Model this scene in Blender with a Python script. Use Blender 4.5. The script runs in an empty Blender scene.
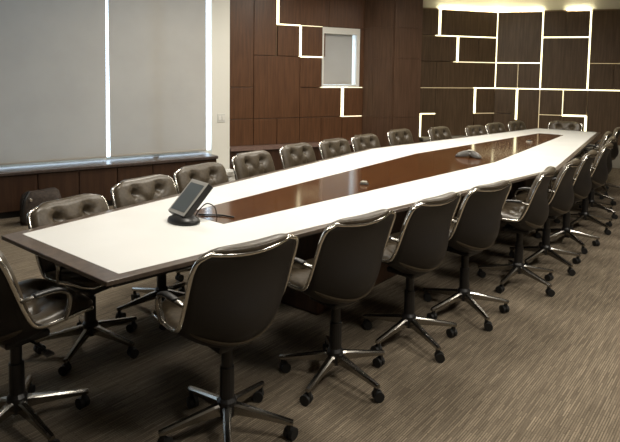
import bpy, bmesh, math, random
from mathutils import Vector, Matrix
C = bpy.context.scene.collection
PI = math.pi
R = math.radians
random.seed(7)

# ------------------------------------------------------------------ materials
def new_mat(name):
    m = bpy.data.materials.new(name); m.use_nodes = True
    nt = m.node_tree
    b = nt.nodes['Principled BSDF']
    return m, nt, b

def plain(name, col, rough=.5, metal=0.0, spec=.5):
    m, nt, b = new_mat(name)
    b.inputs['Base Color'].default_value = (*col, 1)
    b.inputs['Roughness'].default_value = rough
    b.inputs['Metallic'].default_value = metal
    b.inputs['Specular IOR Level'].default_value = spec
    return m

def noisy(name, c1, c2, scale=(1, 1, 1), nscale=5, detail=4, rough=.5, bump=0.0, spec=.5, metal=0, lo=.35, hi=.65):
    m, nt, b = new_mat(name)
    tc = nt.nodes.new('ShaderNodeTexCoord'); mp = nt.nodes.new('ShaderNodeMapping')
    mp.inputs['Scale'].default_value = scale
    n = nt.nodes.new('ShaderNodeTexNoise'); n.inputs['Scale'].default_value = nscale
    n.inputs['Detail'].default_value = detail
    r = nt.nodes.new('ShaderNodeValToRGB')
    r.color_ramp.elements[0].position = lo; r.color_ramp.elements[0].color = (*c1, 1)
    r.color_ramp.elements[1].position = hi; r.color_ramp.elements[1].color = (*c2, 1)
    L = nt.links.new
    L(tc.outputs['Object'], mp.inputs['Vector']); L(mp.outputs['Vector'], n.inputs['Vector'])
    L(n.outputs['Fac'], r.inputs['Fac']); L(r.outputs['Color'], b.inputs['Base Color'])
    b.inputs['Roughness'].default_value = rough
    b.inputs['Specular IOR Level'].default_value = spec
    b.inputs['Metallic'].default_value = metal
    if bump:
        bp = nt.nodes.new('ShaderNodeBump'); bp.inputs['Strength'].default_value = bump
        bp.inputs['Distance'].default_value = .01
        L(n.outputs['Fac'], bp.inputs['Height']); L(bp.outputs['Normal'], b.inputs['Normal'])
    return m

def emit(name, col, strength):
    m, nt, b = new_mat(name)
    b.inputs['Base Color'].default_value = (.8, .8, .8, 1)
    b.inputs['Emission Color'].default_value = (*col, 1)
    b.inputs['Emission Strength'].default_value = strength
    return m

def carpet_mat():
    m, nt, b = new_mat('carpet'); L = nt.links.new
    tc = nt.nodes.new('ShaderNodeTexCoord')
    rm = nt.nodes.new('ShaderNodeMapping'); rm.inputs['Rotation'].default_value = (0, 0, R(90))
    L(tc.outputs['Object'], rm.inputs['Vector'])
    br = nt.nodes.new('ShaderNodeTexBrick')
    br.offset = .37; br.inputs['Scale'].default_value = 1
    br.inputs['Brick Width'].default_value = .13; br.inputs['Row Height'].default_value = .0105
    br.inputs['Mortar Size'].default_value = .0025
    br.inputs['Color1'].default_value = (.150, .121, .089, 1); br.inputs['Color2'].default_value = (.272, .223, .163, 1)
    br.inputs['Mortar'].default_value = (.136, .109, .079, 1)
    L(rm.outputs['Vector'], br.inputs['Vector'])
    n = nt.nodes.new('ShaderNodeTexNoise'); n.inputs['Scale'].default_value = 160; n.inputs['Detail'].default_value = 3
    n2 = nt.nodes.new('ShaderNodeTexNoise'); n2.inputs['Scale'].default_value = 1.6
    L(tc.outputs['Object'], n.inputs['Vector']); L(tc.outputs['Object'], n2.inputs['Vector'])
    sm = nt.nodes.new('ShaderNodeMapping'); sm.inputs['Scale'].default_value = (75, 5, 1)
    L(tc.outputs['Object'], sm.inputs['Vector'])
    n3 = nt.nodes.new('ShaderNodeTexNoise'); n3.inputs['Scale'].default_value = 1; n3.inputs['Detail'].default_value = 3
    L(sm.outputs['Vector'], n3.inputs['Vector'])
    ad = nt.nodes.new('ShaderNodeMix'); ad.data_type = 'RGBA'; ad.inputs[0].default_value = .65
    L(n.outputs['Fac'], ad.inputs[6]); L(n3.outputs['Fac'], ad.inputs[7])
    mx = nt.nodes.new('ShaderNodeMix'); mx.data_type = 'RGBA'; mx.blend_type = 'OVERLAY'
    mx.inputs[0].default_value = .9
    L(br.outputs['Color'], mx.inputs[6]); L(ad.outputs[2], mx.inputs[7])
    L(mx.outputs[2], b.inputs['Base Color'])
    b.inputs['Roughness'].default_value = .95; b.inputs['Specular IOR Level'].default_value = .1
    bp = nt.nodes.new('ShaderNodeBump'); bp.inputs['Strength'].default_value = .4; bp.inputs['Distance'].default_value = .006
    L(n.outputs['Fac'], bp.inputs['Height']); L(bp.outputs['Normal'], b.inputs['Normal'])
    return m

def fabric_mat():
    m, nt, b = new_mat('blind_fabric'); L = nt.links.new
    tc = nt.nodes.new('ShaderNodeTexCoord')
    n = nt.nodes.new('ShaderNodeTexNoise'); n.inputs['Scale'].default_value = 2.2; n.inputs['Detail'].default_value = 3
    r = nt.nodes.new('ShaderNodeValToRGB')
    r.color_ramp.elements[0].position = .3; r.color_ramp.elements[0].color = (.38, .35, .305, 1)
    r.color_ramp.elements[1].position = .7; r.color_ramp.elements[1].color = (.42, .39, .345, 1)
    L(tc.outputs['Object'], n.inputs['Vector']); L(n.outputs['Fac'], r.inputs['Fac'])
    L(r.outputs['Color'], b.inputs['Base Color']); b.inputs['Roughness'].default_value = .9
    tr = nt.nodes.new('ShaderNodeBsdfTranslucent'); tr.inputs['Color'].default_value = (.42, .43, .42, 1)
    ms = nt.nodes.new('ShaderNodeMixShader'); ms.inputs['Fac'].default_value = .06
    out = nt.nodes['Material Output']
    L(b.outputs['BSDF'], ms.inputs[1]); L(tr.outputs['BSDF'], ms.inputs[2]); L(ms.outputs['Shader'], out.inputs['Surface'])
    return m

def glass_mat():
    m, nt, b = new_mat('window_glass'); L = nt.links.new
    t = nt.nodes.new('ShaderNodeBsdfTransparent'); g = nt.nodes.new('ShaderNodeBsdfGlossy')
    t.inputs['Color'].default_value = (.93, .96, .98, 1); g.inputs['Roughness'].default_value = .02
    ms = nt.nodes.new('ShaderNodeMixShader'); ms.inputs['Fac'].default_value = .06
    L(t.outputs['BSDF'], ms.inputs[1]); L(g.outputs['BSDF'], ms.inputs[2])
    L(ms.outputs['Shader'], nt.nodes['Material Output'].inputs['Surface'])
    return m

M = {}
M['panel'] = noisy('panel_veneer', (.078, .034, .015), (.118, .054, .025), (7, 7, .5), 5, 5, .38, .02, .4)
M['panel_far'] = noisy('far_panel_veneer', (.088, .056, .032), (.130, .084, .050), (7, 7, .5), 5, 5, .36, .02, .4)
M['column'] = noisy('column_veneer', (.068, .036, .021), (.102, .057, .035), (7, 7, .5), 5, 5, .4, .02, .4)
M['cabinet'] = noisy('cabinet_veneer', (.034, .015, .008), (.052, .025, .013), (7, 7, .5), 5, 5, .4, .02, .4)
M['sill'] = noisy('sill_wood', (.050, .036, .032), (.075, .055, .048), (3, 12, 3), 4, 4, .3, 0, .5)
M['ledge'] = noisy('ledge_wood', (.16, .10, .085), (.21, .14, .115), (3, 12, 3), 4, 4, .35, 0, .5)
M['inlay'] = noisy('inlay_wood', (.046, .016, .0045), (.088, .033, .010), (14, .8, 3), 4, 5, .12, 0, .4)
M['border'] = noisy('border_wood', (.075, .055, .043), (.115, .085, .066), (5, 5, 3), 5, 4, .28, 0, .5)
M['white'] = noisy('white_laminate', (.68, .68, .665), (.71, .71, .695), (1, 1, 1), 3, 2, .42, 0, .35)
M['dark'] = plain('dark_base', (.018, .013, .011), .5)
M['leather'] = noisy('tufted_leather', (.052, .039, .024), (.078, .059, .038), (1, 1, 1), 60, 4, .36, .10, .5)
M['shell'] = noisy('shell_plastic', (.013, .0105, .009), (.019, .0155, .013), (1, 1, 1), 300, 2, .5, .05, .4)
M['chrome'] = plain('chrome', (.72, .70, .66), .16, 1.0)
M['darkchrome'] = plain('dark_polished_metal', (.34, .325, .30), .24, 1.0)
M['black'] = plain('black_plastic', (.012, .011, .011), .38)
M['rubber'] = plain('black_rubber', (.010, .010, .010), .6)
M['cream'] = plain('cream_paint', (.78, .75, .64), .8, 0, .2)
M['pier'] = plain('grey_white_paint', (.72, .71, .65), .8, 0, .2)
M['ceil'] = plain('ceiling_paint', (.70, .68, .62), .9, 0, .1)
M['roomwall'] = plain('room_wall_paint', (.10, .085, .07), .8, 0, .2)
M['backing'] = plain('panel_backing', (.30, .22, .14), .8, 0, .2)
M['pale'] = noisy('pale_base_paint', (.30, .28, .23), (.34, .315, .265), (1, 1, 1), 3, 2, .6, 0, .3)
M['frame'] = plain('white_frame', (.72, .71, .66), .5)
M['fabric'] = fabric_mat()
M['glass'] = glass_mat()
M['carpet'] = carpet_mat()
M['led'] = emit('warm_strip', (1.0, .92, .55), 2.5)
M['led_top'] = emit('warm_cove_strip', (1.0, .93, .62), 20.0)
M['led_mid'] = emit('warm_strip_mid', (1.0, .88, .50), 1.3)
M['led_dim'] = emit('warm_strip_dim', (1.0, .74, .30), .55)
M['lamp'] = emit('lamp_diffuser', (1.0, .93, .80), 5.0)
M['switch'] = plain('switch_plastic', (.62, .62, .58), .4)
M['bezel'] = plain('silver_bezel', (.36, .345, .32), .45, .2)
M['screen'] = plain('screen_glass', (.085, .097, .102), .3)
M['grey'] = plain('grey_plastic', (.10, .094, .086), .3)
M['palegrey'] = plain('pale_grey_plastic', (.42, .40, .34), .35)
M['bag'] = noisy('bag_cloth', (.034, .025, .020), (.058, .043, .034), (1, 1, 1), 40, 3, .7, .2, .3)
M['plasticbag'] = noisy('white_plastic_film', (.50, .49, .46), (.68, .67, .63), (1, 1, 1), 14, 3, .35, .4, .5)

# ------------------------------------------------------------------ mesh helpers
def obj(name, bm, mat, parent=None, smooth=False, bevel=0, solid=0, subd=0):
    me = bpy.data.meshes.new(name); bmesh.ops.recalc_face_normals(bm, faces=bm.faces)
    bm.to_mesh(me); bm.free()
    for p in me.polygons: p.use_smooth = smooth
    o = bpy.data.objects.new(name, me); C.objects.link(o)
    me.materials.append(mat)
    if parent: o.parent = parent
    if solid:
        s = o.modifiers.new('solid', 'SOLIDIFY'); s.thickness = solid; s.offset = 0
    if bevel:
        b = o.modifiers.new('bevel', 'BEVEL'); b.width = bevel; b.segments = 2; b.limit_method = 'ANGLE'
        b.angle_limit = R(40)
    if subd:
        s = o.modifiers.new('sub', 'SUBSURF'); s.levels = subd; s.render_levels = subd
    return o

def tag(o, label=None, cat=None, group=None, kind=None):
    if label: o['label'] = label
    if cat: o['category'] = cat
    if group: o['group'] = group
    if kind: o['kind'] = kind
    return o

def thing(name, label, cat, loc=(0, 0, 0), rz=0, group=None):
    o = bpy.data.objects.new(name, None); C.objects.link(o); o.empty_display_size = .1
    o.location = loc; o.rotation_euler = (0, 0, rz)
    return tag(o, label, cat, group)

def box(bm, x0, x1, y0, y1, z0, z1, mat=None):
    vs = [bm.verts.new(p) for p in ((x0, y0, z0), (x1, y0, z0), (x1, y1, z0), (x0, y1, z0), (x0, y0, z1), (x1, y0, z1), (x1, y1, z1), (x0, y1, z1))]
    if mat: 
        for v in vs: v.co = mat @ v.co
    for f in ((0, 3, 2, 1), (4, 5, 6, 7), (0, 1, 5, 4), (1, 2, 6, 5), (2, 3, 7, 6), (3, 0, 4, 7)):
        bm.faces.new([vs[i] for i in f])
    return bm

def B(*a, **k): return box(bmesh.new(), *a, **k)

def prism(bm, poly, z0, z1):
    lo = [bm.verts.new((x, y, z0)) for x, y in poly]; hi = [bm.verts.new((x, y, z1)) for x, y in poly]
    n = len(poly)
    bm.faces.new(lo[::-1]); bm.faces.new(hi)
    for i in range(n): bm.faces.new((lo[i], lo[(i + 1) % n], hi[(i + 1) % n], hi[i]))
    return bm

def ring_prism(bm, outer, inner, z0, z1):
    n = len(outer)
    O0 = [bm.verts.new((x, y, z0)) for x, y in outer]; O1 = [bm.verts.new((x, y, z1)) for x, y in outer]
    I0 = [bm.verts.new((x, y, z0)) for x, y in inner]; I1 = [bm.verts.new((x, y, z1)) for x, y in inner]
    for i in range(n):
        j = (i + 1) % n
        bm.faces.new((O0[i], O0[j], O1[j], O1[i])); bm.faces.new((I0[j], I0[i], I1[i], I1[j]))
        bm.faces.new((O1[i], O1[j], I1[j], I1[i])); bm.faces.new((O0[j], O0[i], I0[i], I0[j]))
    return bm

def lathe(bm, prof, n=20, at=(0, 0, 0), sx=1, sy=1):
    rows = []
    for r, z in prof:
        if r < 1e-6: rows.append([bm.verts.new((at[0], at[1], at[2] + z))])
        else: rows.append([bm.verts.new((at[0] + sx * r * math.cos(2 * PI * k / n), at[1] + sy * r * math.sin(2 * PI * k / n), at[2] + z)) for k in range(n)])
    for a, b in zip(rows, rows[1:]):
        for k in range(n):
            q = (k + 1) % n
            if len(a) == 1 and len(b) == 1: continue
            if len(a) == 1: bm.faces.new((a[0], b[q], b[k]))
            elif len(b) == 1: bm.faces.new((a[k], a[q], b[0]))
            else: bm.faces.new((a[k], a[q], b[q], b[k]))
    return bm

def tube(bm, pts, r, n=8, closed=False, sx=1.0, up=Vector((0, 0, 1))):
    """sweep an ellipse (r*sx along the side axis, r along the other) down the polyline"""
    pts = [Vector(p) for p in pts]; N = len(pts); rows = []; prev = None
    for i, p in enumerate(pts):
        a = pts[(i - 1) % N] if (closed or i > 0) else p
        b = pts[(i + 1) % N] if (closed or i < N - 1) else p
        t = (b - a).normalized()
        if prev is None:
            s = t.cross(up)
            if s.length < 1e-4: s = t.cross(Vector((1, 0, 0)))
        else:
            s = prev - t * prev.dot(t)
        s.normalize(); prev = s
        w = s.cross(t)
        rows.append([bm.verts.new(p + s * (r * sx * math.cos(2 * PI * k / n)) + w * (r * math.sin(2 * PI * k / n))) for k in range(n)])
    m = N if closed else N - 1
    for i in range(m):
        a, b = rows[i], rows[(i + 1) % N]
        for k in range(n):
            q = (k + 1) % n
            bm.faces.new((a[k], a[q], b[q], b[k]))
    if not closed:
        bm.faces.new(rows[0][::-1]); bm.faces.new(rows[-1])
    return bm

def spline(P, per=6, closed=False):
    """Catmull-Rom through tuples of any length"""
    n = len(P); out = []
    for i in range(n if closed else n - 1):
        p = [P[(i + k) % n] if closed else P[min(max(i + k, 0), n - 1)] for k in (-1, 0, 1, 2)]
        for j in range(per):
            t = j / per
            out.append(tuple(.5 * (2 * b + (c - a) * t + (2 * a - 5 * b + 4 * c - d) * t * t + (-a + 3 * b - 3 * c + d) * t ** 3) for a, b, c, d in zip(*p)))
    if not closed: out.append(tuple(P[-1]))
    return out

# ------------------------------------------------------------------ room shell
ZC = 3.05
def struct(name, bm, mat, **k):
    o = obj(name, bm, mat, **k); o['kind'] = 'structure'; return o

def frame_at(A, head):
    """local X runs along the wall, local -Y points into the room (right of the heading)"""
    return Matrix.Translation((A[0], A[1], 0)) @ Matrix.Rotation(R(head), 4, 'Z')

# window wall (its plane passes through WA, heading 74.3 degrees)
WA, WH = (-3.36, -.29), 74.3
MW = frame_at(WA, WH)
SILL, HEAD_Z, W_L, W_R = .49, 2.92, -5.2, .03
bm = bmesh.new()
box(bm, -9.3, .30, 0, .09, 0, SILL - .03, MW); box(bm, -9.3, .30, 0, .09, HEAD_Z, ZC, MW)
box(bm, -9.3, W_L, 0, .09, SILL - .03, HEAD_Z, MW); box(bm, W_R, .30, 0, .09, SILL - .03, HEAD_Z, MW)
wl = struct('wall_left', bm, M['pier'])
# one wide window: frame, mullions (behind the blinds), one pane each
bm = bmesh.new()
box(bm, W_L, W_R, .03, .08, SILL - .03, SILL + .03, MW); box(bm, W_L, W_R, .03, .08, HEAD_Z - .06, HEAD_Z, MW)
for s in (W_L + .03, -3.9, -2.6, -.72): box(bm, s - .03, s + .03, .035, .075, SILL + .03, HEAD_Z - .06, MW)
win = struct('window_1', bm, M['frame'])
cuts = [W_L + .06, -3.93, -3.87, -2.63, -2.57, -.75, -.69, W_R]
for a, b in zip(cuts[::2], cuts[1::2]):
    obj('pane', B(a, b, .05, .056, SILL + .03, HEAD_Z - .06, mat=MW), M['glass'], win)

# niche wall with wood panels
PA, PH = (-3.694, .370), 67.0
MP = frame_at(PA, PH)
PT = .04                       # panels stand this far off the substrate
WX0, WX1, WZ0, WZ1 = 1.54, 2.24, 1.35, 2.30      # small window opening in the niche wall
bm = bmesh.new()
box(bm, -.10, WX0, PT, PT + .3, 0, ZC, MP); box(bm, WX1, 2.75, PT, PT + .3, 0, ZC, MP)
box(bm, WX0, WX1, PT, PT + .3, 0, WZ0, MP); box(bm, WX0, WX1, PT, PT + .3, WZ1, ZC, MP)
wn = struct('wall_niche', bm, M['backing'])
# return between the window pier and the niche
def P2(MX, a, b):
    v = MX @ Vector((a, b, 0)); return (v.x, v.y)
bm = prism(bmesh.new(), [P2(MW, .22, .091), P2(MW, .30, .091), P2(MP, -.004, .038), P2(MP, -.10, .038)], 0, ZC)
struct('wall_niche_return', bm, M['pier'])

# column beside the niche, wood clad
CC, CK, CM, CN = (-2.784, 2.514), (-2.202, 2.478), (-2.014, 3.013), (-2.60, 3.25)
struct('wall_column', prism(bmesh.new(), [CC, CK, CM, CN, (-3.1, 2.9)], 0, ZC), M['column'])

# far walls
FA, FC, FH1 = (-2.39, 3.624), (-1.518, 4.947), 56.61
FH2 = 20.79
ML = frame_at(FA, FH1); MF = frame_at(FC, FH2)
ROW = [.42, .885, 1.345, 1.81, 2.265, 2.725]
bm = B(-1.0, 1.61, PT, .3, 0, ROW[5] + .02, mat=ML); wfl = struct('wall_far_left', bm, M['backing'])
bm = B(-.03, 6.6, PT, .3, 0, ROW[5] + .02, mat=MF); wf = struct('wall_far', bm, M['backing'])
struct('trim_1', B(-1.0, 1.61, PT + .005, .3, ROW[5] + .02, ZC, mat=ML), M['cream'])
struct('trim_2', B(-.03, 6.6, PT + .005, .3, ROW[5] + .02, ZC, mat=MF), M['cream'])
def P2(MX, a, b):
    v = MX @ Vector((a, b, 0)); return (v.x, v.y)
plan = [P2(MW, -9.3, .09), P2(MW, .30, .09), P2(MP, -.10, .25), P2(MP, 2.75, .30), P2(ML, -1.0, .3), P2(ML, 1.55, .3), P2(MF, 6.8, .3), (4.9, -9.2)]
struct('floor', prism(bmesh.new(), plan, -.1, 0), M['carpet'])
struct('ceiling', prism(bmesh.new(), plan, ZC, ZC + .1), M['ceil'])
# the rest of the room, behind and right of the camera
struct('wall_right', B(4.6, 4.8, -9.2, 7.3, 0, ZC), M['roomwall'])
struct('wall_back', B(-6, 4.7, -9.2, -9.0, 0, ZC), M['roomwall'])

# ------------------------------------------------------------------ wood panels and light strips
def clad(parent, MX, panels, strips, mat, gap=.004):
    """panels (s0,s1,z0,z1) in wall metres; strips (s0,z0,s1,z1,half width,...)"""
    for (a, b, z0, z1) in panels:
        e = [gap, gap, gap, gap]
        for st in strips:
            s0, y0, s1, y1, hw = st[:5]
            if abs(s0 - s1) < 1e-6:
                ov = min(z1, y1) - max(z0, y0)
                if ov > .05:
                    if abs(s0 - a) < .02: e[0] = max(e[0], hw * .8 + (s0 - a))
                    if abs(s0 - b) < .02: e[1] = max(e[1], hw * .8 + (b - s0))
            else:
                ov = min(b, s1) - max(a, s0)
                if ov > .05:
                    if abs(y0 - z0) < .02: e[2] = max(e[2], hw * .8)
                    if abs(y0 - z1) < .02: e[3] = max(e[3], hw * .8)
        o = obj('wood_panel', B(a + e[0], b - e[1], 0, PT - .002, z0 + e[2], z1 - e[3], mat=MX), mat, parent, bevel=.003)

def light_strip(MX, s0, y0, s1, y1, hw, level, label, group):
    d0, d1 = -.005, PT - .003
    hw = hw * .8 - .001
    if abs(s0 - s1) < 1e-6: bm = B(s0 - hw, s0 + hw, d0, d1, y0, y1, mat=MX)
    else: bm = B(s0, s1, d0, d1, y0 - hw, y0 + hw, mat=MX)
    o = obj('light_strip', bm, M[level])
    tag(o, label, 'light strip', group)

m = .385
# niche wall
z = [.48, .88, 1.35, 1.825, 2.30, ZC]
NP = [(0, m, z[0], z[1]), (m, 2 * m, z[0], z[1]), (2 * m, 3 * m, z[0], z[1]), (3 * m, 4 * m, z[0], z[1]), (4 * m, 5 * m, z[0], z[1]), (5 * m, 2.325, z[0], z[1]),
      (0, m, z[1], z[2]), (m, 3 * m, z[1], z[3]), (3 * m, 5 * m, z[1], z[2]), (5 * m, 2.325, z[1], z[2]),
      (0, m, z[2], z[5]), (3 * m, 4 * m, z[2], z[3]), (WX1, 2.325, z[2], z[4]),
      (m, 2 * m, z[3], z[5]), (2 * m, 3 * m, z[3], z[4]), (3 * m, 1.60, z[3], z[4]),
      (2 * m, 4.3 * m, z[4], z[5]), (4.3 * m, 2.325, z[4], z[5])]
g = 'light strips on the niche wall'
NS = [(2 * m, z[4], 2 * m, 2.99, .026, 'led', 'tall vertical light strip at the top left of the niche panels'),
      (2 * m, z[4], 3 * m, z[4], .012, 'led', 'horizontal light strip leading right from the foot of the topmost niche strip'),
      (3 * m + .03, z[4], 4 * m, z[4], .006, 'led_mid', 'thin horizontal light line just left of the small window top'),
      (3 * m, z[3], 3 * m, z[4], .022, 'led', 'vertical light strip left of the small square panel beside the small window'),
      (3 * m + .02, z[3], 1.54, z[3], .013, 'led', 'horizontal light strip under the small panel left of the small window'),
      (1.53, z[2], 2.30, z[2], .008, 'led_mid', 'thin horizontal light line running under the small window'),
      (5 * m, z[1], 5 * m, z[2], .030, 'led', 'short thick vertical light strip directly below the small window'),
      (5 * m, z[1], 2.30, z[1], .009, 'led_mid', 'thin horizontal light line at the foot of the strip below the small window')]
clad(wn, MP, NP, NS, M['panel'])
for s in NS: light_strip(MP, *s[:5], s[5], s[6], g)

# far left wall (s runs towards the corner at 1.585)
a1, a2, a3, a4 = .40, .775, 1.165, 1.585
r = ROW
LP = [(-.35, a1, r[4], r[5]), (a1, a4, r[4], r[5]), (-.35, a2, r[3], r[4]), (a2, 1.20, r[3], r[4]), (1.20, a4, r[3], r[4]),
      (-.35, .36, r[2], r[3]), (.36, a4, r[2], r[3]), (-.35, .05, .48, r[2]), (.05, .36, r[1], r[2]), (.05, .36, .48, r[1]), (.36, a3, .48, r[2]),
      (a3, a4, r[1], r[2]), (a3, a4, .48, r[1])]
g = 'light strips on the far left wall'
LS = [(a1, r[4], a1, r[5], .030, 'led', 'thick vertical light strip at the top of the far left wall beside the column'),
      (a1 - .06, r[4], a4, r[4], .012, 'led', 'long horizontal light strip under the topmost wide panel of the far left wall'),
      (a2, r[3], a2, r[4], .028, 'led', 'vertical light strip in the second panel row of the far left wall'),
      (a2 - .06, r[3], a4, r[3], .009, 'led_mid', 'horizontal light strip at the foot of the second row strip on the far left wall'),
      (a3, r[1], a3, r[2], .026, 'led', 'vertical light strip just above the chair backs left of the room corner'),
      (a3 - .02, r[2], a4, r[2], .012, 'led', 'short horizontal light strip reaching the corner at eye level on the far left wall'),
      (.06, r[2], a3 - .03, r[2], .0045, 'led_dim', 'faint amber horizontal line on the far left wall below eye level'),
      (a3, r[1], a4, r[1], .006, 'led_dim', 'faint horizontal line just above the last chairs left of the corner'),
      (.05, .48, .05, r[1], .045, 'led', 'short broad vertical light strip standing on the ledge right of the column'),
      (.05, r[1], .36, r[1], .012, 'led', 'short horizontal light strip topping the broad strip right of the column'),
      (a1, r[5] + .016, a4, r[5] + .012, .008, 'led_top', 'light strip along the top edge of the far left wall panels')]
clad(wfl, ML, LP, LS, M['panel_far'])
for s in LS: light_strip(ML, *s[:5], s[5], s[6], g)

# far wall (s = 0 at the corner)
c = [0, .385, .77, 1.155, 1.54, 1.94, 2.31, 2.7, 3.1, 3.5, 4.3, 5.1, 6.0]
FP = [(c[0], c[2], r[3], r[5]), (c[2], c[3], r[4], r[5]), (c[3], c[4], r[4], r[5]), (c[2], c[4], r[2], r[4]), (c[4], c[6], r[3], r[5]),
      (c[0], c[1], r[2], r[3]), (c[1], c[2], r[2], r[3]), (c[4], c[5], r[2], r[3]), (c[5], c[6], r[2], r[3]),
      (c[0], c[1], r[1], r[2]), (c[0], c[1], .48, r[1]), (c[1], c[2], .48, r[2]), (c[2], c[3], r[1], r[2]), (c[2], c[3], .48, r[1]),
      (c[3], c[4], r[1], r[2]), (c[3], c[4], .48, r[1]), (c[4], c[6], .40, r[2]),
      (c[6], c[8], r[3], r[5]), (c[6], c[8], r[2], r[3]), (c[6], c[8], .40, r[2]), (c[8], c[10], r[2], r[5]), (c[8], c[10], .40, r[2]), (c[10], c[12], r[2], r[5]), (c[10], c[12], .40, r[2])]
g = 'light strips on the far wall'
FS = [(c[0], r[2], c[0], r[5], .014, 'led', 'tall vertical light strip in the room corner at the left end of the far wall'),
      (c[2], r[2], c[2], r[5], .015, 'led', 'middle one of the three tall vertical light strips on the far wall'),
      (c[4], r[2], c[4], r[5], .017, 'led', 'rightmost of the three tall vertical light strips on the far wall'),
      (c[2], r[4], c[4], r[4], .014, 'led', 'horizontal light strip under two small top panels of the far wall'),
      (c[0], r[3], c[2], r[3], .012, 'led', 'horizontal light strip under the largest square panel left on the far wall'),
      (c[0], r[2], c[8], r[2], .013, 'led', 'longest horizontal light strip running right across the far wall'),
      (c[1], .78, c[1], r[2], .024, 'led', 'vertical light strip behind the third chair back from the corner'),
      (c[3], r[1], c[3], r[2], .010, 'led_mid', 'thin vertical light strip above the far end chair'),
      (c[3], r[1], c[4], r[1], .020, 'led', 'short horizontal light strip just above the far end chair back'),
      (c[4], .48, c[4], r[1], .024, 'led', 'vertical light strip rising beside the right edge of the far end chair'),
      (c[2], .48, c[2], r[2], .007, 'led_dim', 'faint amber glow put into the panel seam left of the far end chair'),  # dim emissive strip standing in for amber glow along the seam
      (c[1], r[2], c[1], r[3], .005, 'led_dim', 'faint amber glow put into the seam between two small far wall panels above eye level'),  # emissive sliver imitating the indirect amber glow between these panels
      (c[2], r[1], c[3], r[1], .006, 'led_dim', 'faint horizontal line left of the thin strip above the far end chair'),
      (c[4], r[3], c[6], r[3], .004, 'led_dim', 'faint horizontal line right of the rightmost tall strip'),
      (c[0], r[5] + .016, c[2], r[5] + .012, .008, 'led_top', 'light strip along the top edge of the largest square far wall panel'),
      (c[3], r[5] + .016, c[4], r[5] + .012, .008, 'led_top', 'short light strip topping the panel left of the rightmost tall strip')]
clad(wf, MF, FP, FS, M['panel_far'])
for s in FS: light_strip(MF, *s[:5], s[5], s[6], g)

# column cladding: thin seams as separate panels on two faces
def clad_column():
    colo = bpy.data.objects['wall_column']
    for (A, Bp, cuts) in ((CC, CK, [0, .195, .575]), (CK, CM, [0, .566])):
        d = Vector((Bp[0] - A[0], Bp[1] - A[1])); h = math.degrees(math.atan2(d.y, d.x))
        MX = frame_at(A, h)
        zz = [.02, .885, 1.825, 2.31, ZC - .01]
        for i in range(len(cuts) - 1):
            for k in range(len(zz) - 1):
                if i == 0 and len(cuts) > 2 and k == 2: continue
                z1 = zz[k + 1] if not (i == 0 and len(cuts) > 2 and k == 1) else zz[k + 2]
                obj('wood_panel', B(cuts[i] + .002, cuts[i + 1] - .002, -.014, -.001, zz[k] + .002, z1 - .002, mat=MX), M['column'], colo)
clad_column()

# ledges under the panels
lo = struct('trim_3', B(-.05, 2.33, -.24, -.002, .44, .48, mat=MP), M['ledge'])
obj('ledge_front', B(-.05, 2.33, -.20, -.18, 0, .44, mat=MP), M['cabinet'], lo)
lo = struct('trim_4', B(.0, 1.35, -.26, -.002, .44, .48, mat=ML), M['pale'])
obj('ledge_front', B(.0, 1.35, -.22, -.20, 0, .44, mat=ML), M['cabinet'], lo)
struct('baseboard_far', B(.15, 6, -.03, 0, 0.0, .395, mat=MF), M['pale'], bevel=.004)

# small niche window: white lined box, blind, pane, frame
bm = bmesh.new()
box(bm, WX0 + .002, WX0 + .03, -.004, .30, WZ0 + .01, WZ1 - .002, MP); box(bm, WX1 - .06, WX1 - .002, -.004, .30, WZ0 + .01, WZ1 - .002, MP)
box(bm, WX0 + .03, WX1 - .06, -.004, .30, WZ0 + .01, WZ0 + .04, MP); box(bm, WX0 + .03, WX1 - .06, -.004, .30, WZ1 - .10, WZ1 - .002, MP)
w3 = struct('window_2', bm, M['frame'])
obj('pane', B(WX0 + .03, WX1 - .06, .28, .286, WZ0 + .04, WZ1 - .10, mat=MP), M['glass'], w3)

# ------------------------------------------------------------------ roller blinds
def blind(MX, a, b, z0, z1, off, label, taper=0, group=None):
    """a, b along the wall; off towards the room"""
    P = MX @ Vector(((a + b) / 2, -off, 0))
    t = thing('roller_blind', label, 'blind', (P.x, P.y, z0), 0, group)
    inv = Matrix.Translation((-P.x, -P.y, -z0)) @ MX
    bm = bmesh.new(); nx, nz = 16, 14; rows = []
    for j in range(nz + 1):
        f = j / nz; rows.append([])
        for i in range(nx + 1):
            s = a + (b - a - taper * (1 - f)) * i / nx
            y = -off + .004 * math.sin(s * 5 + f * 2) * (1 - f)
            rows[-1].append(bm.verts.new(inv @ Vector((s, y, z0 + .02 + (z1 - z0 - .02) * f))))
    for j in range(nz):
        for i in range(nx): bm.faces.new((rows[j][i], rows[j][i + 1], rows[j + 1][i + 1], rows[j + 1][i]))
    obj('fabric', bm, M['fabric'], t, smooth=True)
    obj('bottom_bar', B(a, b - taper, -off - .009, -off + .009, z0, z0 + .024, mat=inv), M['fabric'], t, bevel=.003)
    bm = bmesh.new(); tube(bm, [inv @ Vector((a, -off + .02, z1 + .02)), inv @ Vector((b, -off + .02, z1 + .02))], .03, 14)
    obj('roller', bm, M['frame'], t, smooth=True)
gb = 'grey roller blinds over the window wall'
blind(MW, -2.66, -1.332, .525, 2.95, .035, 'wide grey roller blind nearest the camera on the window wall', .025, gb)
blind(MW, -1.312, -.062, .525, 2.95, .035, 'grey roller blind next to the pale wall strip with the light switch', .0, gb)
blind(MW, -4.6, -2.69, .525, 2.95, .035, 'grey roller blind at the camera end of the window wall, past the picture edge', .0, gb)
blind(MP, WX0 + .035, WX1 - .10, WZ0 + .045, WZ1 - .11, -.07, 'small pale roller blind in the little niche window', 0)

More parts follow.
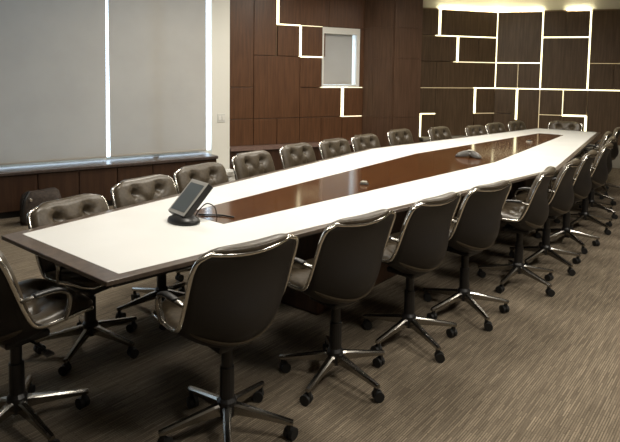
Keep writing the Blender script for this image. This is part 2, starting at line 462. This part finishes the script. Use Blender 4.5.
# sill and cabinets under the window
S_END = -.057
sl = struct('trim_5', B(-7.5, S_END, -.392, -.002, .46, .50, mat=MW), M['sill'], bevel=.008)
side = ['nearest the pale wall strip', 'second from the pale wall strip', 'third from the pale wall strip', 'fourth from the pale wall strip',
        'behind the black bag', 'at the left picture edge', 'seventh from the pale wall strip', 'eighth from the pale wall strip']
for k in range(8):
    s1 = S_END - .01 - .42 * k; s0 = s1 - .417
    P = MW @ Vector(((s0 + s1) / 2, -.2, 0))
    t = thing('window_cabinet', 'low dark wood cabinet under the window sill, ' + side[k], 'cabinet', (P.x, P.y, 0), 0, 'cabinets under the window sill')
    inv = Matrix.Translation((-P.x, -P.y, 0)) @ MW
    obj('body', B(s0, s1, -.345, -.003, .075, .459, mat=inv), M['cabinet'], t)
    obj('door', B(s0 + .003, s1 - .003, -.362, -.345, .078, .455, mat=inv), M['cabinet'], t, bevel=.002)
    obj('plinth', B(s0, s1, -.30, -.003, 0, .075, mat=inv), M['black'], t)

# light switch on the pier
P = MW @ Vector((.172, -.001, .95))
t = thing('light_switch', 'double white light switch on the pale wall strip beside the window', 'light switch', P)
inv = Matrix.Translation(-P) @ MW
obj('plate', B(.115, .23, -.008, -.001, .89, 1.01, mat=inv), M['switch'], t, bevel=.003)
for s in (.145, .20): obj('rocker', B(s - .018, s + .018, -.013, -.008, .92, .98, mat=inv), M['frame'], t, bevel=.002)

# ------------------------------------------------------------------ conference table
TZ = .74
L, wn_, wm, wf_ = 4.031, .430, .962, .425
NB, SB, FB = .083, .045, .05       # wood border: near end, sides, far end
white = [(-wn_, -L), (wn_, -L), (wm, 0), (wf_, L), (-wf_, L), (-wm, 0)]
outer = [(-wn_ - .045, -L - NB), (wn_ + .045, -L - NB), (wm + SB, 0), (wf_ + SB, L + FB), (-wf_ - SB, L + FB), (-wm - SB, 0)]
pn, pm, pf, pe = .176, .421, .172, 3.235
inlay = [(-pn, -pe), (pn, -pe), (pm, 0), (pf, pe), (-pf, pe), (-pm, 0)]
t = thing('conference_table', 'long boat shaped white conference table with dark wood border and brown inlay', 'table', (0, 0, 0))
obj('white_top', ring_prism(bmesh.new(), white, inlay, TZ - .02, TZ), M['white'], t)
obj('inlay', prism(bmesh.new(), inlay, TZ - .02, TZ - .0003), M['inlay'], t)
obj('border', ring_prism(bmesh.new(), outer, white, TZ - .020, TZ), M['border'], t, bevel=.003)
def shrink(poly, k, kl): return [(x * k, y * kl) for x, y in poly]
obj('underside', prism(bmesh.new(), shrink(outer, .90, .985), TZ - .052, TZ - .021), M['dark'], t)
for y0 in (-2.5, -.55, 1.4):
    obj('pedestal', B(-.26, .26, y0 - .0, y0 + 1.1, .0, TZ - .052), M['cabinet'], t, bevel=.02)

# ------------------------------------------------------------------ chairs
# seat-to-back edge profile (y forward, z, half width)
PROF = [(.240, .508, .175), (.225, .526, .220), (.168, .540, .247), (.06, .536, .255), (.0, .537, .256), (-.040, .550, .254), (-.072, .602, .254),
        (-.102, .680, .255), (-.136, .775, .255), (-.158, .828, .250), (-.170, .855, .236), (-.178, .872, .190)]
SP = spline(PROF, 4)
NSP = len(SP)
def bulge(f):
    # depth of the shell behind the edge line, f from 0 (seat front) to 1 (back top)
    return .014 + .112 * math.exp(-((f - .49) / .21) ** 2) + .024 * f
def frame2(i):
    a = SP[max(i - 1, 0)]; b = SP[min(i + 1, NSP - 1)]
    ty, tz = b[0] - a[0], b[1] - a[1]; l = math.hypot(ty, tz) or 1
    return (tz / l, -ty / l)          # inward normal (forward / up)
# arc length fraction
acc = [0]
for p, q in zip(SP, SP[1:]): acc.append(acc[-1] + math.hypot(q[0] - p[0], q[1] - p[1]))
FR = [x / acc[-1] for x in acc]

def shell_point(i, t, extra=0.0):
    y, z, w = SP[i]; ny, nz = frame2(i); f = FR[i]
    # keep the normal of the very ends from folding over
    d = bulge(f) * (1 - t * t) + extra
    return Vector((w * t, y - ny * d, z - nz * d))

def make_shell():
    bm = bmesh.new(); n = 18
    rows = [[bm.verts.new(shell_point(i, -1 + 2 * k / n)) for k in range(n + 1)] for i in range(NSP)]
    for a, b in zip(rows, rows[1:]):
        for k in range(n): bm.faces.new((a[k], a[k + 1], b[k + 1], b[k]))
    return bm

def make_rim():
    pts = [shell_point(i, -1) for i in range(NSP)]
    top = [shell_point(NSP - 1, -1 + 2 * k / 10) for k in range(1, 10)]
    pts2 = [shell_point(i, 1) for i in range(NSP - 1, -1, -1)]
    front = [shell_point(0, 1 - 2 * k / 10) for k in range(1, 10)]
    bm = bmesh.new(); tube(bm, pts + top + pts2 + front, .0098, 8, closed=True)
    return bm

def cushion(i0, i1, thick, tufts, pleats, top_roll=0.0):
    bm = bmesh.new(); n, mm = 34, 30
    f0, f1 = i0, i1
    outer_, inner_ = [], []
    for j in range(mm + 1):
        v = j / mm
        fi = f0 + (f1 - f0) * v
        i = int(min(math.floor(fi), NSP - 2)); fr = fi - i
        ro, ri = [], []
        for k in range(n + 1):
            u = -1 + 2 * k / n
            t = u * .98
            a = shell_point(i, t); b = shell_point(i + 1, t)
            p = a.lerp(b, fr)
            na = frame2(i); nb = frame2(i + 1)
            nrm = Vector((0, na[0] + (nb[0] - na[0]) * fr, na[1] + (nb[1] - na[1]) * fr)).normalized()
            f = FR[i] + (FR[i + 1] - FR[i]) * fr
            e = (1 - abs(u) ** 6) ** .5 * (1 - abs(2 * v - 1) ** 6) ** .5
            fill = bulge(f) * (1 - t * t) * .62
            h = thick * e + .006
            for (tu, tv) in tufts:
                d2 = ((u - tu) / .20) ** 2 + ((2 * v - 1 - tv) / .24) ** 2
                h -= .036 * math.exp(-d2 * 1.9) * e
                d3 = d2 / .12
                h -= .014 * math.exp(-d3)
            pm_ = 0
            for (au, av, bu, bv) in pleats:
                dx, dy = bu - au, bv - av; ll = dx * dx + dy * dy
                q = max(0, min(1, ((u - au) * dx + (2 * v - 1 - av) * dy) / ll))
                dd = ((u - au - q * dx) ** 2 + (2 * v - 1 - av - q * dy) ** 2) / (.055 ** 2)
                pm_ = max(pm_, .011 * math.exp(-dd) * e)
            h = max(h - pm_, .005 - fill)
            roll = Vector((0, -.024, top_roll)) * (max(0, (v - .72) / .28) ** 2) * (1 - abs(u) ** 8)
            ri.append(bm.verts.new(p + nrm * (fill + h) + roll))
            ro.append(bm.verts.new(p + nrm * .004 + roll * .8))
        outer_.append(ro); inner_.append(ri)
    for j in range(mm):
        for k in range(n):
            bm.faces.new((inner_[j][k], inner_[j][k + 1], inner_[j + 1][k + 1], inner_[j + 1][k]))
            bm.faces.new((outer_[j][k + 1], outer_[j][k], outer_[j + 1][k], outer_[j + 1][k + 1]))
    for j in range(mm):
        bm.faces.new((outer_[j][0], inner_[j][0], inner_[j + 1][0], outer_[j + 1][0]))
        bm.faces.new((inner_[j][n], outer_[j][n], outer_[j + 1][n], inner_[j + 1][n]))
    for k in range(n):
        bm.faces.new((inner_[0][k], outer_[0][k], outer_[0][k + 1], inner_[0][k + 1]))
        bm.faces.new((outer_[mm][k], inner_[mm][k], inner_[mm][k + 1], outer_[mm][k + 1]))
    return bm

def make_arm(sx):
    P = [(.258, -.098, .665), (.266, -.07, .672), (.271, -.03, .675), (.272, .03, .673), (.271, .068, .662), (.270, .092, .640), (.267, .098, .605), (.262, .09, .565), (.256, .08, .538)]
    pts = spline(P, 4)
    bm = bmesh.new(); tube(bm, [(sx * x, y, z_) for x, y, z_ in pts], .0085, 8, sx=1.7)
    return bm
def make_arm_pad(sx):
    pts = spline([(.271, -.055, .679), (.272, -.01, .682), (.272, .04, .679), (.270, .075, .666)], 4)
    bm = bmesh.new(); tube(bm, [(sx * x, y, z_) for x, y, z_ in pts], .008, 8, sx=2.2)
    return bm

def make_leg(k, phase):
    a = phase + k * 2 * PI / 5
    Rm = Matrix.Rotation(a, 4, 'Z')
    bm = bmesh.new(); rows = []
    for (x, zt, h, w) in ((.025, .142, .050, .020), (.06, .138, .044, .018), (.16, .116, .030, .015), (.275, .092, .021, .0125), (.293, .088, .017, .010)):
        rows.append([bm.verts.new(Rm @ Vector(p)) for p in ((x, -w, zt - h), (x, -w, zt - .008), (x, -w * .55, zt), (x, w * .55, zt), (x, w, zt - .008), (x, w, zt - h))])
    for p, q in zip(rows, rows[1:]):
        for i in range(6): bm.faces.new((p[i], p[(i + 1) % 6], q[(i + 1) % 6], q[i]))
    bm.faces.new(rows[0][::-1]); bm.faces.new(rows[-1])
    return bm, a

def make_chair():
    t = thing('office_chair', 'chair', 'chair')
    obj('shell', make_shell(), M['shell'], t, smooth=True, solid=.006)
    obj('rim', make_rim(), M['chrome'], t, smooth=True)
    ib = next(i for i, f in enumerate(FR) if f > .47)
    tf = [(-.40, .12), (.40, .12), (-.40, -.55), (.40, -.55)]
    pl = [(-.40, .12, -.40, -.55), (.40, .12, .40, -.55), (-.40, .12, 0, -.22), (.40, .12, 0, -.22), (0, -.22, -.4, -.55), (0, -.22, .4, -.55), (-.4, .12, -.46, .5), (.4, .12, .46, .5), (-.4, .12, -.33, .48), (.4, .12, .33, .48)]
    obj('backrest_cushion', cushion(ib, NSP - 1, .042, tf, pl, .020), M['leather'], t, smooth=True)
    ts = [(-.38, .30), (.38, .30), (-.38, -.30), (.38, -.30)]
    ps = [(-.38, .30, .38, -.30), (.38, .30, -.38, -.30)]
    obj('seat_cushion', cushion(0, ib - .3, .036, ts, ps), M['leather'], t, smooth=True)
    for s in (-1, 1):
        a = obj('arm', make_arm(s), M['darkchrome'], t, smooth=True)
        obj('arm_pad', make_arm_pad(s), M['black'], a, smooth=True)
    bm = bmesh.new(); box(bm, -.09, .09, -.08, .11, .405, .438)
    mech = obj('tilt_mechanism', bm, M['black'], t, bevel=.012)
    bm = bmesh.new(); tube(bm, [(.06, .02, .415), (.17, .03, .408), (.20, .03, .398)], .006, 6)
    box(bm, .185, .235, .015, .045, .391, .401)
    obj('lever', bm, M['black'], mech)
    bm = bmesh.new(); lathe(bm, [(0, .085), (.038, .085), (.042, .10), (.042, .15), (.031, .165), (.031, .30), (.024, .302), (.024, .412), (0, .412)], 18)
    obj('column', bm, M['black'], t, smooth=False)
    for k in range(5):
        bm, a = make_leg(k, 0)
        lg = obj('leg', bm, M['darkchrome'], t)
        bm = bmesh.new(); ca = a + 1.1 + k * .9
        ctr = Vector((.275 * math.cos(a), .275 * math.sin(a), 0))
        off = Vector((math.cos(ca), math.sin(ca), 0)) * .012
        ax = Vector((-math.sin(ca), math.cos(ca), 0))
        w0 = ctr + off + Vector((0, 0, .0258))
        for sd in (-1, 1):
            c0 = w0 + ax * (sd * .004); c1 = w0 + ax * (sd * .022)
            tube(bm, [c0, c0.lerp(c1, .15), c0.lerp(c1, .8), c1], .0255, 14)
        box(bm, -.008, .008, -.008, .008, .03, .075, Matrix.Translation(ctr))
        obj('caster', bm, M['rubber'], lg)
    return t

def children(o): return [c for c in bpy.data.objects if c.parent == o]
def copy_tree(o, parent=None):
    n = o.copy(); C.objects.link(n)
    if parent: n.parent = parent
    for ch in KIDS.get(o.name, []): copy_tree(ch, n)
    return n

chair0 = make_chair()
KIDS = {}
for o in bpy.data.objects:
    if o.parent: KIDS.setdefault(o.parent.name, []).append(o)

# (x, y of the column, facing angle from +Y, base turn, label)
def face(dx, dy): return math.atan2(-dx, dy)
GR, GL = 'chairs along the right side of the table', 'chairs along the window side of the table'
right_rank = ['nearest', 'second', 'third', 'fourth', 'fifth', 'sixth', 'seventh', 'eighth', 'ninth', 'tenth', 'eleventh']
CH = [   # x, y of the column, facing (degrees from +Y), base turn in the world, seat lowered by, label, group
    (.690, -3.680, 81, 30, 0, 'dark office chair seen from behind, nearest on the right side of table', GR),
    (.782, -3.020, 82, -8, 0, 'dark office chair seen from behind, second on the right side of table', GR),
    (.858, -2.395, 85, -26, 0, 'dark office chair seen from behind, third on the right side of table', GR),
    (.937, -1.805, 81, -36, 0, 'dark office chair seen from behind, fourth on the right side of table', GR),
    (1.03, -1.040, 98, -22, 0, 'dark office chair with seat and arm visible, fifth on the right side', GR),
    (1.05, -.44, 95, -32, 0, 'dark office chair, sixth along the right side of the table', GR),
    (1.02, .27, 95, -44, 0, 'dark office chair, seventh along the right side of the table', GR),
    (1.00, 1.04, 96, -30, 0, 'dark office chair, eighth along the right side of the table', GR),
    (.90, 1.74, 98, -20, 0, 'dark office chair, ninth along the right side of the table', GR),
    (.725, 2.42, 100, -5, 0, 'dark office chair, tenth along the right side of the table', GR),
    (.69, 3.18, 100, 10, 0, 'dark office chair farthest from the camera on the right side', GR),
    (-.45, -3.665, -80, 18, .055, 'tufted leather office chair in front of the black bag, nearest window side chair', GL),
    (-.575, -3.095, -84, 40, .03, 'tufted leather office chair left of the touch panel, second on window side', GL),
    (-.725, -2.50, -86, 10, .03, 'tufted leather office chair just behind the touch panel, third on window side', GL),
    (-.945, -1.73, -86, 25, .03, 'tufted leather office chair right of white plastic bag, fourth on window side', GL),
    (-1.04, -1.02, -88, 5, .03, 'tufted leather office chair under left part of niche, fifth on window side', GL),
    (-1.04, -.40, -90, 50, .03, 'tufted leather office chair under small square panel, sixth on window side', GL),
    (-1.06, .22, -92, 20, .03, 'tufted leather office chair below small niche window, seventh on window side', GL),
    (-1.11, 1.09, -94, 33, .03, 'tufted leather office chair before the wood column, eighth on window side', GL),
    (-.91, 1.80, -96, 15, .03, 'tufted leather office chair beside the broad ledge strip, ninth on window side', GL),
    (-.65, 2.40, -98, 44, .03, 'tufted leather office chair third from the far corner on window side', GL),
    (-.61, 3.04, -98, 8, .03, 'tufted leather office chair second from the far corner on window side', GL),
    (-.50, 3.64, -98, 28, .03, 'tufted leather office chair closest to the far corner on window side', GL),
    (-.02, -4.25, 2, 2, 0, 'dark office chair at the near table end, cut by the left edge', 'chairs at the table ends'),
    (-.10, 4.13, 178, 30, .03, 'tufted leather office chair at the far table end under light strips', 'chairs at the table ends'),
]
for i, (x, y, a, base, drop, lab, grp) in enumerate(CH):
    o = chair0 if i == 0 else copy_tree(chair0)
    o.location = (x, y, 0); o.rotation_euler = (0, 0, R(a))
    tag(o, lab, 'chair', grp)
    for ch in (c_ for c_ in C.objects if c_.parent == o):
        kind = ch.name.split('.')[0]
        if kind == 'leg': ch.rotation_euler = (0, 0, R(base - a))
        elif kind != 'column': ch.location.z = -drop

# ------------------------------------------------------------------ things on the table
t = thing('touch_panel', 'tilted touch panel with grey screen on dark oval foot at the near end of table', 'touch panel', (-.022, -3.322, TZ))
t.scale = (1.06, 1.06, 1.06)
bm = bmesh.new(); lathe(bm, [(0, 0), (.096, 0), (.100, .008), (.092, .022), (.06, .036), (.03, .042), (0, .043)], 28, at=(.004, -.028, 0), sx=1.0, sy=.72)
obj('foot', bm, M['black'], t, smooth=True)
Tm = Matrix.Translation((-.03, -.045, .048)) @ Matrix.Rotation(R(-9), 4, 'Z') @ Matrix.Rotation(R(-44), 4, 'X')
obj('neck', B(-.035, .035, -.015, .04, .0, .05, mat=Matrix.Translation((-.03, -.0, .025))), M['black'], t, bevel=.008)
bd = obj('body', B(-.085, .085, 0, .038, -.01, .205, mat=Tm), M['black'], t, bevel=.006)
obj('bezel', B(-.083, .083, -.004, 0, -.008, .203, mat=Tm), M['bezel'], bd, bevel=.002)
obj('screen', B(-.068, .068, -.0055, -.004, .010, .182, mat=Tm), M['screen'], bd)

bm = bmesh.new()
tube(bm, spline([(-.035, -3.255, TZ + .012), (-.03, -3.225, TZ + .05), (-.005, -3.195, TZ + .078), (.025, -3.165, TZ + .055), (.032, -3.155, TZ + .004), (.045, -3.14, TZ + .0045)], 8), .0035, 8)
tag(obj('cable', bm, M['black'], smooth=True), 'thin black cable arching up behind the touch panel', 'cable')
bm = bmesh.new()
tube(bm, spline([(-.075, -3.20, TZ + .005), (-.03, -3.175, TZ + .005), (.03, -3.13, TZ + .0055), (.09, -3.115, TZ + .005), (.125, -3.11, TZ + .005)], 8), .0045, 8)
tag(obj('cable', bm, M['black'], smooth=True), 'straight black cable lying flat on the brown inlay by the touch panel', 'cable')

# conference phone: three-armed star
t = thing('conference_phone', 'grey three-armed conference phone on the brown inlay in mid table', 'phone', (.10, .17, TZ), R(99))
bm = bmesh.new(); rings = []
NA = 48
for (k, zz) in ((.96, .0), (1.0, .006), (.97, .020), (.80, .044), (.50, .062), (.25, .068)):
    rg = []
    for q in range(NA):
        th = 2 * PI * q / NA
        arm = ((1 + math.cos(3 * th)) / 2)
        rr = .036 + .118 * arm ** 3.2
        lift = .020 * (1 - arm) ** 1.2 * (k > .7)
        rg.append(bm.verts.new((rr * k * math.cos(th), rr * k * math.sin(th), zz + lift * (zz < .03))))
    rings.append(rg)
for a, b in zip(rings, rings[1:]):
    for q in range(NA): bm.faces.new((a[q], a[(q + 1) % NA], b[(q + 1) % NA], b[q]))
bm.faces.new(rings[0][::-1]); bm.faces.new(rings[-1])
obj('body', bm, M['grey'], t, smooth=True)
obj('keypad', B(.02, .085, -.020, .020, .066, .070, mat=Matrix.Rotation(R(14), 4, 'Y')), M['black'], t, bevel=.002)
bm = bmesh.new(); lathe(bm, [(0, .062), (.030, .062), (.026, .072), (0, .074)], 20)
obj('speaker_grille', bm, M['palegrey'], t, smooth=True)

t = thing('table_microphone', 'small pale grey tabletop microphone on the inlay in the near half', 'microphone', (.115, -1.78, TZ), R(15))
bm = bmesh.new(); box(bm, -.03, .03, -.022, .022, 0, .010)
obj('base', bm, M['grey'], t, bevel=.003)
bm = bmesh.new(); prism(bm, [(-.026, -.018), (.026, -.018), (.020, .018), (-.020, .018)], .010, .026)
obj('head', bm, M['palegrey'], t, bevel=.005)
t = thing('table_grommet', 'small round pale grommet with dark centre near the far end of inlay', 'cable grommet', (.10, 1.97, TZ))
bm = bmesh.new(); lathe(bm, [(.026, 0), (.038, 0), (.038, .008), (.034, .012), (.026, .010), (.026, 0)], 24)
obj('ring', bm, M['palegrey'], t, smooth=True)
bm = bmesh.new(); lathe(bm, [(0, 0), (.025, 0), (.025, .016), (.018, .026), (0, .028)], 20)
obj('cap', bm, M['black'], t, smooth=True)

# ------------------------------------------------------------------ bags
P = (-3.30, -2.58)
t = thing('bag', 'black soft bag standing on the carpet against the window cabinets', 'bag', (P[0], P[1], 0), R(WH))
bm = bmesh.new(); rows = []
for (zz, kx, ky) in ((0, .90, .85), (.02, 1.0, 1.0), (.14, 1.02, 1.02), (.25, .96, .9), (.31, .86, .70), (.335, .7, .4)):
    rows.append([])
    for q in range(28):
        th = 2 * PI * q / 28; cx, sy = math.cos(th), math.sin(th)
        x = .20 * kx * math.copysign(abs(cx) ** .5, cx); y = .085 * ky * math.copysign(abs(sy) ** .6, sy)
        w = 1 + .03 * math.sin(3 * th + zz * 20)
        rows[-1].append(bm.verts.new((x * w, y * w, zz + (.012 * math.sin(2 * th) if zz > .2 else 0))))
for a, b in zip(rows, rows[1:]):
    for q in range(28): bm.faces.new((a[q], a[(q + 1) % 28], b[(q + 1) % 28], b[q]))
bm.faces.new(rows[0][::-1]); bm.faces.new(rows[-1])
obj('body', bm, M['bag'], t, smooth=True)
for sx in (-.165, -.11):
    obj('buckle', B(sx - .012, sx + .012, -.092, -.080, .245, .275), M['chrome'], t, bevel=.003)
bm = bmesh.new(); tube(bm, spline([(-.18, -.08, .05), (-.19, -.095, .16), (-.165, -.088, .27), (-.12, -.05, .34)], 6), .010, 8, sx=1.8)
obj('strap', bm, M['black'], t, smooth=True)

t_b = MW @ Vector((.235, -.13, 0))
bm = bmesh.new(); rows = []
rnd = random.Random(3)
for (zz, rr) in ((0, .06), (.02, .085), (.08, .085), (.13, .07), (.17, .06), (.20, .095), (.235, .11), (.255, .08)):
    rows.append([bm.verts.new(((rr * (1 + .22 * rnd.uniform(-1, 1))) * math.cos(2 * PI * q / 18), (rr * (1 + .22 * rnd.uniform(-1, 1))) * math.sin(2 * PI * q / 18), zz + (.015 * rnd.uniform(-1, 1) if zz else 0))) for q in range(18)])
for a, b in zip(rows, rows[1:]):
    for q in range(18): bm.faces.new((a[q], a[(q + 1) % 18], b[(q + 1) % 18], b[q]))
bm.faces.new(rows[0][::-1]); bm.faces.new(rows[-1])
o = obj('plastic_bag', bm, M['plasticbag']); o.location = (t_b.x, t_b.y, 0)
tag(o, 'crumpled white plastic bag on the floor at the foot of the pale wall strip', 'plastic bag')

# ------------------------------------------------------------------ ceiling lamps
def ceiling_light(x, y, label, sx=.30, sy=.30):
    t = thing('ceiling_light', label, 'ceiling light', (x, y, ZC), 0, 'square ceiling lights')
    bm = ring_prism(bmesh.new(), [(-sx - .03, -sy - .03), (sx + .03, -sy - .03), (sx + .03, sy + .03), (-sx - .03, sy + .03)], [(-sx, -sy), (sx, -sy), (sx, sy), (-sx, sy)], -.03, -.0005)
    obj('lamp_frame', bm, M['frame'], t)
    obj('diffuser', B(-sx, sx, -sy, sy, -.018, -.010), M['lamp'], t)
    ld = bpy.data.lights.new('lamp_light', 'AREA'); ld.shape = 'RECTANGLE'; ld.size = 2 * sx; ld.size_y = 2 * sy
    ld.energy = LAMP_W; ld.color = (1.0, .94, .83); ld.spread = R(170)
    lo = bpy.data.objects.new('lamp_light', ld); C.objects.link(lo); lo.parent = t; lo.location = (0, 0, -.035)
LAMP_W = 29
nth = ['nearest', 'second', 'third', 'fourth']
for i, y in enumerate((-3.4, -1.4, .6, 2.4)):
    for x, nm in ((.0, 'over the table'), (2.7, 'over the right aisle'), (-1.9, 'added as unseen fill over the window side aisle')):  # window side lamps are unseen, added to brighten the pier, blinds and cabinets
        if (x and y > 2) or (x < -1 and y < -2): continue
        ceiling_light(x, y, 'square ceiling light %s, %s in its row' % (nm, nth[i]))

# ------------------------------------------------------------------ daylight
w = bpy.data.worlds.new('World'); bpy.context.scene.world = w; w.use_nodes = True
bg = w.node_tree.nodes['Background']; bg.inputs['Color'].default_value = (.72, .86, 1.0, 1); bg.inputs['Strength'].default_value = 4.5

# ------------------------------------------------------------------ camera
cam = bpy.data.cameras.new('Camera'); co = bpy.data.objects.new('Camera', cam); C.objects.link(co)
S = 1.15
yaw, pitch, roll = R(39.159711), R(4.589634), R(-.774866)
F, PY = 566.16, 119.578
f = Vector((-math.sin(yaw) * math.cos(pitch), math.cos(yaw) * math.cos(pitch), -math.sin(pitch)))
r0 = Vector((math.cos(yaw), math.sin(yaw), 0)); d0 = f.cross(r0)
rt = math.cos(roll) * r0 + math.sin(roll) * d0; dn = -math.sin(roll) * r0 + math.cos(roll) * d0
mx = Matrix.Identity(4)
for i in range(3):
    mx[i][0] = rt[i]; mx[i][1] = -dn[i]; mx[i][2] = -f[i]
mx[0][3], mx[1][3], mx[2][3] = 2.118225 * S, -4.592160 * S, .74 + .71 * S
co.matrix_world = mx
cam.sensor_fit = 'HORIZONTAL'; cam.sensor_width = 36; cam.lens = F / 620 * 36
cam.shift_y = (PY - 221) / 620
cam.clip_start = .05
sc = bpy.context.scene
sc.camera = co
sc.view_settings.view_transform = 'Standard'; sc.view_settings.look = 'None'
sc.view_settings.gamma = 1; sc.view_settings.exposure = .18
sc.view_settings.use_curve_mapping = False
sc.cycles.use_denoising = True
sc.cycles.max_bounces = 8
